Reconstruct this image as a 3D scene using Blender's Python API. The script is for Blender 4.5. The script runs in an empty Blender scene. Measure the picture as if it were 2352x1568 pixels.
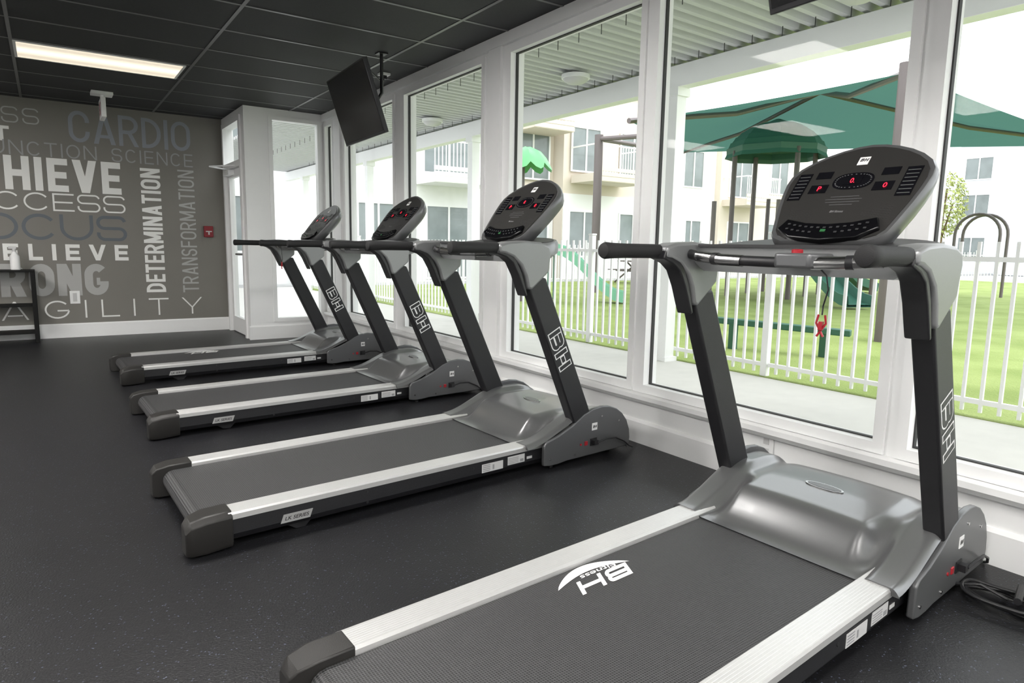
import bpy, bmesh, math, random
from mathutils import Vector, Matrix
random.seed(7)
sc=bpy.context.scene; COL=sc.collection
# ------------------------------------------------------------ materials
MATS={}
def mat(name,col,rough=.5,metal=0.,noise=0.,nscale=20.,bump=0.,bscale=200.,emit=0.,spec=.5,coat=0.):
    if name in MATS: return MATS[name]
    m=bpy.data.materials.new(name); m.use_nodes=True; nt=m.node_tree; N=nt.nodes; L=nt.links
    b=N['Principled BSDF']; b.inputs['Base Color'].default_value=(*col,1); b.inputs['Roughness'].default_value=rough
    b.inputs['Metallic'].default_value=metal; b.inputs['Specular IOR Level'].default_value=spec
    if coat: b.inputs['Coat Weight'].default_value=coat
    tc=N.new('ShaderNodeTexCoord')
    n=N.new('ShaderNodeTexNoise'); n.inputs['Scale'].default_value=nscale; n.inputs['Detail'].default_value=3
    L.new(tc.outputs['Object'],n.inputs['Vector'])
    r=N.new('ShaderNodeMix'); r.data_type='RGBA'
    k=max(noise,.01)
    r.inputs['A'].default_value=(*[c*(1-k) for c in col],1); r.inputs['B'].default_value=(*[min(1,c*(1+k)) for c in col],1)
    L.new(n.outputs['Fac'],r.inputs['Factor']); L.new(r.outputs['Result'],b.inputs['Base Color'])
    if bump:
        n2=N.new('ShaderNodeTexNoise'); n2.inputs['Scale'].default_value=bscale; L.new(tc.outputs['Object'],n2.inputs['Vector'])
        bp=N.new('ShaderNodeBump'); bp.inputs['Strength'].default_value=bump; bp.inputs['Distance'].default_value=.002
        L.new(n2.outputs['Fac'],bp.inputs['Height']); L.new(bp.outputs['Normal'],b.inputs['Normal'])
    if emit:
        b.inputs['Emission Color'].default_value=(*col,1); b.inputs['Emission Strength'].default_value=emit
    MATS[name]=m; return m
M_white=mat('white_paint',(.90,.905,.905),.5)
M_frame=mat('white_aluminium',(.90,.905,.905),.5)
M_gasket=mat('black_gasket',(.03,.03,.03),.6)
M_ceil=mat('charcoal_ceiling_tile',(.025,.026,.029),.7,noise=.3,nscale=60,bump=.5,bscale=300)
M_tbar=mat('ceiling_grid_metal',(.14,.14,.145),.35,metal=.4)
M_far=mat('taupe_wall',(.205,.195,.175),.55,noise=.06,nscale=3)
M_blackplastic=mat('black_plastic',(.016,.016,.018),.38,bump=.25,bscale=500)
M_blackpaint=mat('black_textured_paint',(.014,.014,.016),.42,noise=.25,nscale=300,bump=.5,bscale=700,spec=.4)
M_foam=mat('black_foam',(.011,.011,.012),.7,bump=.4,bscale=600)
M_silver=mat('silver_plastic',(.24,.245,.25),.36,metal=.35,noise=.05,nscale=300)
M_hood=mat('graphite_silver_paint',(.185,.187,.191),.30,metal=.6,noise=.08,nscale=500,coat=.15)
M_side=mat('grey_side_cover',(.14,.143,.148),.38,metal=.45,noise=.08,nscale=400)
M_rail=mat('brushed_aluminium',(.57,.57,.565),.34,metal=.4,noise=.04,nscale=40)
M_cap=mat('brown_black_cap',(.020,.019,.018),.45,bump=.2,bscale=400,spec=.4)
M_chrome=mat('chrome',(.40,.40,.40),.25,metal=1.)
M_red=mat('red_plastic',(.36,.015,.025),.35)
M_led=mat('red_led',(1.,.02,.05),.4,emit=1.6)
M_greenbtn=mat('green_button',(.03,.14,.05),.4)
M_label=mat('white_label',(.6,.6,.6),.5)
M_ink=mat('dark_ink',(.03,.03,.03),.5)
M_greyink=mat('grey_print',(.3,.3,.31),.5)
M_face=mat('console_face',(.030,.029,.028),.34,noise=.1,nscale=200,spec=.4)
M_disp=mat('display_window',(.006,.006,.008),.12,spec=.4)
M_screen=mat('tv_screen',(.004,.004,.005),.16,spec=.35)
M_txt=mat('white_print',(.88,.88,.88),.5)
M_conc=mat('concrete',(.66,.65,.62),.8,noise=.08,nscale=6,bump=.3,bscale=80)
M_fence=mat('white_fence_paint',(.80,.80,.80),.4)
M_purple=mat('brown_steel',(.14,.115,.115),.45)
M_pgreen=mat('green_plastic',(.055,.16,.12),.45)
M_lgreen=mat('bright_green_plastic',(.10,.40,.14),.4)
M_bench=mat('dark_green_beam',(.03,.11,.075),.5)
M_bwhite=mat('white_stucco',(.82,.82,.81),.8,noise=.03,nscale=2)
M_bbeige=mat('beige_stucco',(.66,.59,.50),.8,noise=.04,nscale=2)
M_bgrey=mat('grey_blue_siding',(.58,.61,.65),.7)
M_bglass=mat('window_dark_glass',(.20,.23,.23),.12,noise=.3,nscale=2)
M_trunk=mat('bark',(.15,.1,.06),.9)
M_tan=mat('tan_plastic',(.65,.55,.42),.5)
M_corr=mat('white_corrugated_metal',(.60,.61,.62),.5,noise=.03)
M_asphalt=mat('asphalt',(.4,.4,.4),.9,noise=.1)
M_wood=mat('black_wood',(.010,.010,.010),.7,spec=.2)

def custom(name):
    m=bpy.data.materials.new(name); m.use_nodes=True; MATS[name]=m
    return m,m.node_tree.nodes,m.node_tree.links,m.node_tree.nodes['Principled BSDF']
M_floor,N,L,b=custom('speckled_rubber')
tc=N.new('ShaderNodeTexCoord'); v=N.new('ShaderNodeTexVoronoi'); v.inputs['Scale'].default_value=120
L.new(tc.outputs['Object'],v.inputs['Vector'])
w=N.new('ShaderNodeTexWhiteNoise'); L.new(v.outputs['Position'],w.inputs['Vector'])
m1=N.new('ShaderNodeMath'); m1.operation='GREATER_THAN'; m1.inputs[1].default_value=.88; L.new(w.outputs['Value'],m1.inputs[0])
m2=N.new('ShaderNodeMath'); m2.operation='LESS_THAN'; m2.inputs[1].default_value=.30; L.new(v.outputs['Distance'],m2.inputs[0])
m3=N.new('ShaderNodeMath'); m3.operation='MULTIPLY'; L.new(m1.outputs[0],m3.inputs[0]); L.new(m2.outputs[0],m3.inputs[1])
n=N.new('ShaderNodeTexNoise'); n.inputs['Scale'].default_value=3; L.new(tc.outputs['Object'],n.inputs['Vector'])
c1=N.new('ShaderNodeMix'); c1.data_type='RGBA'; c1.inputs['A'].default_value=(.010,.010,.0115,1); c1.inputs['B'].default_value=(.015,.015,.017,1); L.new(n.outputs['Fac'],c1.inputs['Factor'])
c2=N.new('ShaderNodeMix'); c2.data_type='RGBA'; c2.inputs['B'].default_value=(.075,.085,.12,1); L.new(c1.outputs['Result'],c2.inputs['A']); L.new(m3.outputs[0],c2.inputs['Factor']); L.new(c2.outputs['Result'],b.inputs['Base Color'])
b.inputs['Roughness'].default_value=.40; b.inputs['Specular IOR Level'].default_value=.38
n2=N.new('ShaderNodeTexNoise'); n2.inputs['Scale'].default_value=160; L.new(tc.outputs['Object'],n2.inputs['Vector'])
bp=N.new('ShaderNodeBump'); bp.inputs['Strength'].default_value=.6; bp.inputs['Distance'].default_value=.002; L.new(n2.outputs['Fac'],bp.inputs['Height']); L.new(bp.outputs['Normal'],b.inputs['Normal'])
M_belt,N,L,b=custom('woven_belt')
tc=N.new('ShaderNodeTexCoord')
v=N.new('ShaderNodeTexVoronoi'); v.inputs['Scale'].default_value=135; v.inputs['Randomness'].default_value=.05; L.new(tc.outputs['Object'],v.inputs['Vector'])
cr=N.new('ShaderNodeValToRGB'); cr.color_ramp.elements[0].color=(.006,.006,.007,1); cr.color_ramp.elements[1].color=(.070,.070,.072,1); cr.color_ramp.elements[0].position=.25; cr.color_ramp.elements[1].position=.6
L.new(v.outputs['Distance'],cr.inputs['Fac']); L.new(cr.outputs['Color'],b.inputs['Base Color']); b.inputs['Roughness'].default_value=.5; b.inputs['Specular IOR Level'].default_value=.35
bp=N.new('ShaderNodeBump'); bp.inputs['Strength'].default_value=.6; bp.inputs['Distance'].default_value=.003; L.new(v.outputs['Distance'],bp.inputs['Height']); L.new(bp.outputs['Normal'],b.inputs['Normal'])
M_grass,N,L,b=custom('artificial_turf')
tc=N.new('ShaderNodeTexCoord'); n=N.new('ShaderNodeTexNoise'); n.inputs['Scale'].default_value=1.2; n.inputs['Detail'].default_value=8; L.new(tc.outputs['Object'],n.inputs['Vector'])
cr=N.new('ShaderNodeValToRGB'); cr.color_ramp.elements[0].color=(.20,.27,.06,1); cr.color_ramp.elements[1].color=(.29,.36,.11,1); cr.color_ramp.elements[0].position=.35; cr.color_ramp.elements[1].position=.65
L.new(n.outputs['Fac'],cr.inputs['Fac']); L.new(cr.outputs['Color'],b.inputs['Base Color']); b.inputs['Roughness'].default_value=.9
n2=N.new('ShaderNodeTexNoise'); n2.inputs['Scale'].default_value=60; L.new(tc.outputs['Object'],n2.inputs['Vector'])
bp=N.new('ShaderNodeBump'); bp.inputs['Strength'].default_value=.8; bp.inputs['Distance'].default_value=.02; L.new(n2.outputs['Fac'],bp.inputs['Height']); L.new(bp.outputs['Normal'],b.inputs['Normal'])
def glassmat(name,tint,refl):
    m=bpy.data.materials.new(name); m.use_nodes=True; N=m.node_tree.nodes; L=m.node_tree.links; N.clear()
    o=N.new('ShaderNodeOutputMaterial'); t=N.new('ShaderNodeBsdfTransparent'); t.inputs[0].default_value=(*tint,1)
    g=N.new('ShaderNodeBsdfGlossy'); g.inputs['Roughness'].default_value=.01
    f=N.new('ShaderNodeLayerWeight'); f.inputs['Blend'].default_value=.5
    pw=N.new('ShaderNodeMath'); pw.operation='POWER'; pw.inputs[1].default_value=5; L.new(f.outputs['Facing'],pw.inputs[0])
    mu=N.new('ShaderNodeMath'); mu.operation='MULTIPLY_ADD'; mu.inputs[1].default_value=refl; mu.inputs[2].default_value=.006; L.new(pw.outputs[0],mu.inputs[0])
    x=N.new('ShaderNodeMixShader'); L.new(mu.outputs[0],x.inputs[0]); L.new(t.outputs[0],x.inputs[1]); L.new(g.outputs[0],x.inputs[2]); L.new(x.outputs[0],o.inputs[0])
    MATS[name]=m; return m
M_glass=glassmat('window_glass',(.99,.995,.99),.35)
M_can=bpy.data.materials.new('green_shade_fabric'); M_can.use_nodes=True; N=M_can.node_tree.nodes; L=M_can.node_tree.links; N.clear()
o=N.new('ShaderNodeOutputMaterial'); d=N.new('ShaderNodeBsdfDiffuse'); d.inputs[0].default_value=(.06,.125,.105,1); t=N.new('ShaderNodeBsdfTranslucent'); t.inputs[0].default_value=(.06,.14,.115,1)
x=N.new('ShaderNodeMixShader'); x.inputs[0].default_value=.5; L.new(d.outputs[0],x.inputs[1]); L.new(t.outputs[0],x.inputs[2]); L.new(x.outputs[0],o.inputs[0])
M_fill=mat('fill_light_diffuser',(1.,.97,.93),.5,emit=24.)  # strong glow for the unseen panels added as interior fill
M_panel2,N,L,b=custom('warm_light_diffuser')
tc=N.new('ShaderNodeTexCoord'); sx=N.new('ShaderNodeSeparateXYZ'); L.new(tc.outputs['Object'],sx.inputs[0])
ab=N.new('ShaderNodeMath'); ab.operation='MULTIPLY'; ab.inputs[1].default_value=17.; L.new(sx.outputs['Y'],ab.inputs[0])
co_=N.new('ShaderNodeMath'); co_.operation='COSINE'; L.new(ab.outputs[0],co_.inputs[0])
ma=N.new('ShaderNodeMath'); ma.operation='MULTIPLY_ADD'; ma.inputs[1].default_value=.22; ma.inputs[2].default_value=.72; L.new(co_.outputs[0],ma.inputs[0])
L.new(ma.outputs[0],b.inputs['Emission Strength']); b.inputs['Emission Color'].default_value=(1,.87,.68,1); b.inputs['Base Color'].default_value=(.8,.78,.72,1)
# ------------------------------------------------------------ mesh builder
class MB:
    def __init__(s): s.v=[];s.f=[];s.m=[]
    def add(s,vs,fs,mi=0):
        k=len(s.v); s.v+= [tuple(q) for q in vs]; s.f+=[[i+k for i in f] for f in fs]; s.m+=[mi]*len(fs); return s
    def box(s,x0,x1,y0,y1,z0,z1,mi=0):
        x0,x1=sorted((x0,x1));y0,y1=sorted((y0,y1));z0,z1=sorted((z0,z1))
        vs=[(x0,y0,z0),(x1,y0,z0),(x1,y1,z0),(x0,y1,z0),(x0,y0,z1),(x1,y0,z1),(x1,y1,z1),(x0,y1,z1)]
        return s.add(vs,[(0,3,2,1),(4,5,6,7),(0,1,5,4),(1,2,6,5),(2,3,7,6),(3,0,4,7)],mi)
    def framex(s,x0,x1,y0,y1,z0,z1,t,tb=None,tt=None):
        tb=t if tb is None else tb; tt=t if tt is None else tt
        s.box(x0,x1,y0,y0+t,z0,z1); s.box(x0,x1,y1-t,y1,z0,z1); s.box(x0,x1,y0+t,y1-t,z0,z0+tb); s.box(x0,x1,y0+t,y1-t,z1-tt,z1); return s
    def framey(s,y0,y1,x0,x1,z0,z1,t):
        s.box(x0,x0+t,y0,y1,z0,z1); s.box(x1-t,x1,y0,y1,z0,z1); s.box(x0+t,x1-t,y0,y1,z0,z0+t); s.box(x0+t,x1-t,y0,y1,z1-t,z1); return s
    def hexa(s,bot,top,mi=0):
        return s.add(list(bot)+list(top),[(0,3,2,1),(4,5,6,7),(0,1,5,4),(1,2,6,5),(2,3,7,6),(3,0,4,7)],mi)
    def prism(s,pts,fn0,fn1,mi=0):
        n=len(pts); vs=[fn0(p) for p in pts]+[fn1(p) for p in pts]
        fs=[list(range(n))[::-1],list(range(n,2*n))]+[(i,(i+1)%n,n+(i+1)%n,n+i) for i in range(n)]
        return s.add(vs,fs,mi)
    def prismy(s,pts,y0,y1,mi=0): return s.prism(pts,lambda p:(p[0],y0,p[1]),lambda p:(p[0],y1,p[1]),mi)
    def prismz(s,pts,z0,z1,mi=0): return s.prism(pts,lambda p:(p[0],p[1],z0),lambda p:(p[0],p[1],z1),mi)
    def prismx(s,pts,x0,x1,mi=0): return s.prism(pts,lambda p:(x0,p[0],p[1]),lambda p:(x1,p[0],p[1]),mi)
    def tube(s,path,r,seg=10,mi=0,caps=True,closed=False):
        P=[Vector(p) for p in path]; n=len(P); rs=r if isinstance(r,(list,tuple)) else [r]*n
        up=None; rings=[]
        for i,p in enumerate(P):
            if closed: t=(P[(i+1)%n]-P[i-1])
            else: t=(P[min(i+1,n-1)]-P[max(i-1,0)])
            t.normalize()
            if up is None:
                a=Vector((0,0,1)) if abs(t.z)<.9 else Vector((1,0,0)); up=(a-t*a.dot(t)).normalized()
            else: up=(up-t*up.dot(t)).normalized()
            w=t.cross(up)
            rings.append([p+(up*math.cos(q)+w*math.sin(q))*rs[i] for q in [2*math.pi*j/seg for j in range(seg)]])
        vs=[q for R in rings for q in R]; fs=[]
        m=n if closed else n-1
        for i in range(m):
            a=i*seg;b2=((i+1)%n)*seg
            for j in range(seg): fs.append((a+j,a+(j+1)%seg,b2+(j+1)%seg,b2+j))
        if caps and not closed: fs+=[list(range(seg))[::-1],list(range((n-1)*seg,n*seg))]
        return s.add(vs,fs,mi)
    def obj(s,name,mats,parent=None,bevel=0.,smooth=True,ang=.6,label=None,seg=2,recalc=True):
        me=bpy.data.meshes.new(name); me.from_pydata(s.v,[],s.f)
        for m in (mats if isinstance(mats,(list,tuple)) else [mats]): me.materials.append(m)
        for p,mi in zip(me.polygons,s.m): p.material_index=mi
        if recalc:
            bm=bmesh.new(); bm.from_mesh(me); bmesh.ops.recalc_face_normals(bm,faces=bm.faces); bm.to_mesh(me); bm.free()
        if smooth:
            for p in me.polygons: p.use_smooth=True
            me.set_sharp_from_angle(angle=ang)
        o=bpy.data.objects.new(name,me); COL.objects.link(o)
        if parent: o.parent=parent
        if bevel:
            b=o.modifiers.new('bevel','BEVEL'); b.width=bevel; b.segments=seg; b.limit_method='ANGLE'; b.angle_limit=.7; b.harden_normals=False
        if label: o['label']=label
        return o
def thing(name,label,cat,loc=(0,0,0),rz=0,group=None,kind=None):
    o=bpy.data.objects.new(name,None); o.empty_display_size=.1; COL.objects.link(o); o.location=loc; o.rotation_euler=(0,0,rz)
    tag(o,label,cat,group,kind); return o
def tag(o,label,cat,group=None,kind=None):
    o['label']=label; o['category']=cat
    if group: o['group']=group
    if kind: o['kind']=kind
    return o
def struct(o,label=None):
    o['kind']='structure'
    if label: o['label']=label
    return o
def children(o): return [c for c in bpy.data.objects if c.parent==o]
def copy_tree(o,parent=None,skip=()):
    n=o.copy(); COL.objects.link(n)
    if parent: n.parent=parent
    for c in children(o):
        if c.name.split('.')[0] in skip: continue
        copy_tree(c,n,skip)
    return n
def text_mesh(body,w,h,off=0.,space=1.,ext=.0008,shear=0.):
    cu=bpy.data.curves.new('t','FONT'); cu.body=body; cu.size=1; cu.offset=off; cu.space_character=space; cu.resolution_u=4; cu.shear=shear; cu.align_x='LEFT'
    o=bpy.data.objects.new('t',cu); COL.objects.link(o); bpy.context.view_layer.update()
    me=bpy.data.meshes.new_from_object(o.evaluated_get(bpy.context.evaluated_depsgraph_get()))
    bpy.data.objects.remove(o); 
    xs=[v.co.x for v in me.vertices]; ys=[v.co.y for v in me.vertices]
    x0,x1,y0,y1=min(xs),max(xs),min(ys),max(ys)
    vs=[((v.co.x-x0)/(x1-x0)*w,(v.co.y-y0)/(y1-y0)*h) for v in me.vertices]
    fs=[list(p.vertices) for p in me.polygons]; bpy.data.meshes.remove(me)
    return vs,fs
def put_text(mb,body,w,h,O,r,u,n=None,mi=0,lift=.0008,center=False,**k):
    vs,fs=text_mesh(body,w,h,**k); O=Vector(O); r=Vector(r).normalized(); u=Vector(u).normalized(); n=r.cross(u)
    if center: O=O-r*w/2-u*h/2
    mb.add([O+r*a+u*b+n*lift for a,b in vs],fs,mi); return mb
# ---- stroke lettering: uniform-weight sans capitals
def arc(cx,cy,rx,ry,a0,a1,n=8): return [(cx+rx*math.cos(math.radians(a0+(a1-a0)*i/n)),cy+ry*math.sin(math.radians(a0+(a1-a0)*i/n))) for i in range(n+1)]
def glyph(ch,w,h,t):
    c=t/2; x0,x1,y0,y1=c,w-c,c,h-c; xm=w/2; ym=h/2
    rx=(x1-x0)/2; ry=min((y1-y0)/2,rx*1.15); d=t*1.12
    S=[];s=lambda P,cl=False:S.append(('s',P,cl)); q=lambda *P:S.append(('q',list(P)))
    R=lambda a,b_,c_,d_: q((a,c_),(b_,c_),(b_,d_),(a,d_))
    dg=lambda xa,xb,ya=0,yb=h: q((xa,ya),(xa+d,ya),(xb+d,yb),(xb,yb))
    if ch=='I': R(0,t,0,h)
    elif ch in 'EFL':
        R(0,t,0,h)
        if ch in 'EL': R(t,w,0,t)
        if ch in 'EF': R(t,w,h-t,h); R(t,w*.93,ym-c,ym+c)
    elif ch=='H': R(0,t,0,h); R(w-t,w,0,h); R(t,w-t,ym-c,ym+c)
    elif ch=='T': R(0,w,h-t,h); R(xm-c,xm+c,0,h-t)
    elif ch=='A': dg(0,xm-d/2); dg(w-d,xm-d/2); R(w*.22,w*.78,h*.20,h*.20+t*.85)
    elif ch=='V': dg(xm-d/2,0); dg(xm-d/2,w-d)
    elif ch=='Y': R(xm-c,xm+c,0,h*.42); dg(xm-d/2,0,h*.40,h); dg(xm-d/2,w-d,h*.40,h)
    elif ch=='N': R(0,t,0,h); R(w-t,w,0,h); dg(w-d,0)
    elif ch=='M': R(0,t,0,h); R(w-t,w,0,h); dg(xm-d/2,0,h*.12,h); dg(xm-d/2,w-d,h*.12,h)
    elif ch=='O': s(arc(x1-rx,y1-ry,rx,ry,0,180,12)+arc(x0+rx,y0+ry,rx,ry,180,360,12),True)
    elif ch=='U': s([(x0,h)]+arc(xm,y0+ry,rx,ry,180,360,14)+[(x1,h)])
    elif ch=='C': s([(x1,h*.64)][:1 if y1-ry>h*.66 else 0]+arc(xm,y1-ry,rx,ry,0 if y1-ry>h*.66 else 35,180,12)+arc(xm,y0+ry,rx,ry,180,360 if y0+ry<h*.34 else 325,12)+([(x1,h*.36)] if y0+ry<h*.34 else []))
    elif ch=='G': s(([(x1,h*.66)] if y1-ry>h*.66 else [])+arc(xm,y1-ry,rx,ry,0 if y1-ry>h*.66 else 40,180,12)+arc(xm,y0+ry,rx,ry,180,360,12)+[(x1,h*.44)]); R(xm,x1-c,h*.44-c,h*.44+c)
    elif ch=='S':
        r2=min(rx,(y1-y0)/4*1.0); ry2=(y1-y0)/4
        s(arc(x1-r2,y1-ry2,r2,ry2,15,90,6)+arc(x0+r2,y1-ry2,r2,ry2,90,270,12)+arc(x1-r2,y0+ry2,r2,ry2,90,-90,12)+arc(x0+r2,y0+ry2,r2,ry2,270,165,6))
    elif ch=='D': R(0,t,0,h); r2=min(rx*1.6,(x1-x0)*.9); ry2=min((y1-y0)/2,r2*1.1); s([(t,y1)]+arc(x1-r2,y1-ry2,r2,ry2,90,0,8)+arc(x1-r2,y0+ry2,r2,ry2,0,-90,8)+[(t,y0)])
    elif ch=='B':
        R(0,t,0,h); yb=h*.53; r1=(y1-yb)/2; r2=(yb-y0)/2
        s([(t,y1)]+arc(x1-t*.1-r1,yb+r1,r1,r1,90,-90,8)+[(t,yb)]); s([(t,yb)]+arc(x1-r2,y0+r2,r2,r2,90,-90,8)+[(t,y0)])
    elif ch=='R':
        R(0,t,0,h); yb=h*.46; r1=(y1-yb)/2; rr=min(r1,(x1-t)*.9)
        s([(t,y1)]+arc(x1-rr,yb+r1,rr,r1,90,-90,10)+[(t,yb)]); q((w-d,0),(w,0),(xm+d*.6,yb),(xm-d*.4,yb))
    return S
WID={'I':0,'M':1.25,'E':.86,'F':.84,'L':.80,'T':.95,' ':.6,'O':1.05,'C':1.,'N':1.02,'V':1.05,'A':1.08,'Y':1.02,'G':1.05,'S':.95}
def stroke_word(mb,body,W_,h,t,gap,O,r,u,mi=0,lift=.002,shear=0.,center=False,thin=0.,only=None):
    O=Vector(O); r=Vector(r).normalized(); u=Vector(u).normalized(); n=r.cross(u)
    if center: O=O-r*W_/2-u*h/2
    nI=body.count('I'); tot=sum(WID.get(c,1.) for c in body); w=(W_-gap*(len(body)-1)-nI*t)/tot
    x=0; k=0
    for ci,ch in enumerate(body):
        cw_=t if ch=='I' else WID.get(ch,1.)*w
        for g_ in ([] if (ch==' ' or (only is not None and ci!=only)) else glyph(ch,cw_,h,t)):
            k+=1; lf=lift+.00012*(k%5)
            P3=lambda p: O+r*(x+p[0]+shear*p[1])+u*p[1]+n*lf
            if g_[0]=='q':
                pts=g_[1]
                if thin:
                    cx=sum(p[0] for p in pts)/4; cy=sum(p[1] for p in pts)/4; m=[]
                    for i in range(4):
                        a,b_,c_=Vector(pts[i-1]),Vector(pts[i]),Vector(pts[(i+1)%4])
                        e1=(b_-a).normalized(); e2=(c_-b_).normalized(); n1=Vector((-e1.y,e1.x)); n2=Vector((-e2.y,e2.x))
                        if n1.dot(Vector((cx,cy))-b_)<0: n1=-n1
                        if n2.dot(Vector((cx,cy))-b_)<0: n2=-n2
                        dn=1+n1.dot(n2); m.append(b_+(n1+n2)*(thin/max(dn,.3)))
                    pts=m
                mb.add([P3(p) for p in pts],[(0,1,2,3)],mi)
            else:
                L_=[]
                for p in g_[1]:
                    p=Vector(p)
                    if not L_ or (p-L_[-1]).length>1e-5: L_.append(p)
                cl=g_[2]
                if cl and (L_[0]-L_[-1]).length<1e-5: L_.pop()
                hw=t/2-thin; vs=[]; m=len(L_)
                for i,p in enumerate(L_):
                    if cl: a,b_=L_[i-1],L_[(i+1)%m]
                    else: a,b_=L_[max(i-1,0)],L_[min(i+1,m-1)]
                    e=(b_-a).normalized(); nn=Vector((-e.y,e.x)); vs+=[P3(p+nn*hw),P3(p-nn*hw)]
                fs=[(2*i,2*i+1,2*((i+1)%m)+1,2*((i+1)%m)) for i in range(m if cl else m-1)]
                mb.add(vs,fs,mi)
        x+=cw_+gap
    return mb
def sm(t): t=max(0,min(1,t)); return t*t*(3-2*t)
# ------------------------------------------------------------ room dims
W=2.86; H=2.68; F=9.42; JY=8.26; JX=1.93
struct(MB().box(-4.5,3.0,-3.5,JY+.14,-.1,0).box(-4.5,JX+.12,JY+.14,F+.1,-.1,0).obj('floor',M_floor,smooth=False),'dark speckled rubber gym floor')
struct(MB().box(-4.5,3.0,-3.5,JY+.14,H,H+.1).box(-4.5,JX+.12,JY+.14,F+.1,H,H+.1).obj('ceiling',M_ceil,smooth=False),'charcoal drop ceiling tiles')
g=MB()
x=-.13-1.29*3
while x<W: g.box(x-.012,x+.012,-3.5,(F if x<JX else JY),H-.0042,H+.002); x+=1.29
y=6.73-.625*16
while y<F: g.box(-4.5,(W if y<JY else JX),y-.012,y+.012,H-.0035,H+.002); y+=.625
struct(g.obj('trim_1',M_tbar,smooth=False),'metal ceiling grid bars')
struct(MB().box(-4.5,JX+.12,F,F+.12,0,H).obj('wall_far',M_far,smooth=False),'taupe painted wall')
struct(MB().box(-4.62,-4.5,-3.5,F,0,H).obj('wall_left',M_white,smooth=False),'white wall')
struct(MB().box(-4.62,3.0,-3.62,-3.5,0,H).obj('wall_back',M_white,smooth=False),'white wall')
struct(MB().prismx([(F-.0,0),(F-.018,0),(F-.018,.15),(F-.006,.165),(F,.165)],-4.5,JX).obj('baseboard_far',M_white,smooth=False),'white baseboard')
g=MB()
g.box(JX,2.22,JY,JY+.14,0,H); g.box(2.80,3.0,JY,JY+.14,0,H); g.box(2.22,2.80,JY,JY+.14,2.58,H); g.box(2.22,2.80,JY,JY+.14,0,.22)
struct(g.obj('wall_return',M_white,smooth=False),'white return wall with a tall narrow window')
wo=bpy.data.objects.new('window_8',None); COL.objects.link(wo); struct(wo,'tall narrow fixed window beside a white pillar')
MB().framey(JY-.012,JY+.08,2.20,2.82,.20,2.60,.045).obj('window_frame',M_frame,wo,smooth=False)
MB().box(2.245,2.775,JY+.04,JY+.046,.245,2.555).obj('glass_pane',M_glass,wo,smooth=False)
struct(MB().prismx([(JY,0),(JY-.018,0),(JY-.018,.15),(JY-.006,.165),(JY,.165)],JX-.018,W).obj('baseboard_return',M_white,smooth=False),'white baseboard')
g=MB(); g.box(JX+.001,JX+.12,F-.08,F,0,H); g.box(JX+.001,JX+.12,JY+.14,F-.08,2.60,H)
struct(g.obj('wall_door',M_white,smooth=False),'white wall around the entry door')
g=MB(); a0,a1=JY+.14,F-.08
g.box(JX-.02,JX+.10,a0,a0+.06,0,2.6); g.box(JX-.02,JX+.10,a1-.06,a1,0,2.6)
g.box(JX-.02,JX+.10,a0+.06,a1-.06,2.54,2.60); g.box(JX-.02,JX+.10,a0+.06,a1-.06,2.03,2.10)
struct(g.obj('trim_2',M_frame,smooth=False),'white door frame with transom')
door=bpy.data.objects.new('door_1',None); COL.objects.link(door); struct(door,'white framed glass entry door')
y0,y1=a0+.065,a1-.065
MB().framex(JX+.02,JX+.065,y0,y1,.01,2.025,.09,.19,.095).obj('door_leaf',M_frame,door,smooth=False)
MB().box(JX+.038,JX+.044,y0+.09,y1-.09,.2,1.93).box(JX+.038,JX+.044,y0,y1,2.1,2.54).obj('door_glass',M_glass,door,smooth=False)
MB().tube([(JX+.02,y0+.05,1.0),(JX-.05,y0+.05,1.0),(JX-.05,y0+.17,1.0)],.012).box(JX-.0,JX+.02,y0+.02,y0+.08,.93,1.16).obj('door_handle',M_chrome,door,label='metal lever handle')
MB().box(JX-.045,JX+.02,y0+.45,y0+.75,1.96,2.02).tube([(JX-.03,y0+.6,2.03),(JX-.26,y0+.42,2.035),(JX-.0,y0+.2,2.05)],.009).obj('door_closer',M_frame,door,label='white hydraulic door closer with arm')
# ------------------------------------------------------------ window wall
G=[(-1.5,-.14),(0.0,1.28),(1.42,2.77),(2.91,4.22),(4.62,6.0),(6.26,7.55),(7.98,8.2)]
fb=.045
g=MB(); g.box(W,3.0,-3.5,JY,0,.30); g.box(W,3.0,-3.5,JY,2.58,H)
prev=-3.5
for a,b_ in G:
    g.box(W,3.0,prev,a-fb,.3,2.58); prev=b_+fb
if prev<JY: g.box(W,3.0,prev,JY,.3,2.58)
struct(g.obj('wall_right',M_white,smooth=False),'white window wall framing')
g=MB(); g.box(W-.028,W+.02,4.33,4.50,.306,2.60); g.box(W-.028,W+.02,7.66,7.87,.306,2.60)
struct(g.obj('trim_3',M_white,smooth=False),'white pilaster casing between windows')
struct(MB().prism([(W,.245),(W-.03,.25),(W-.055,.275),(W-.055,.30),(W,.305)],lambda p:(p[0],-3.5,p[1]),lambda p:(p[0],JY-.02,p[1])).obj('trim_4',M_white,smooth=False),'white window sill ledge')
struct(MB().prism([(W,0),(W-.02,0),(W-.02,.125),(W-.008,.14),(W,.14)],lambda p:(p[0],-3.5,p[1]),lambda p:(p[0],JY-.02,p[1])).obj('baseboard_right',M_white,smooth=False),'white baseboard under the windows')
struct(MB().box(W-.03,W,-3.5,JY,2.601,H).obj('trim_5',M_white,smooth=False),'white header trim')
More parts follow.
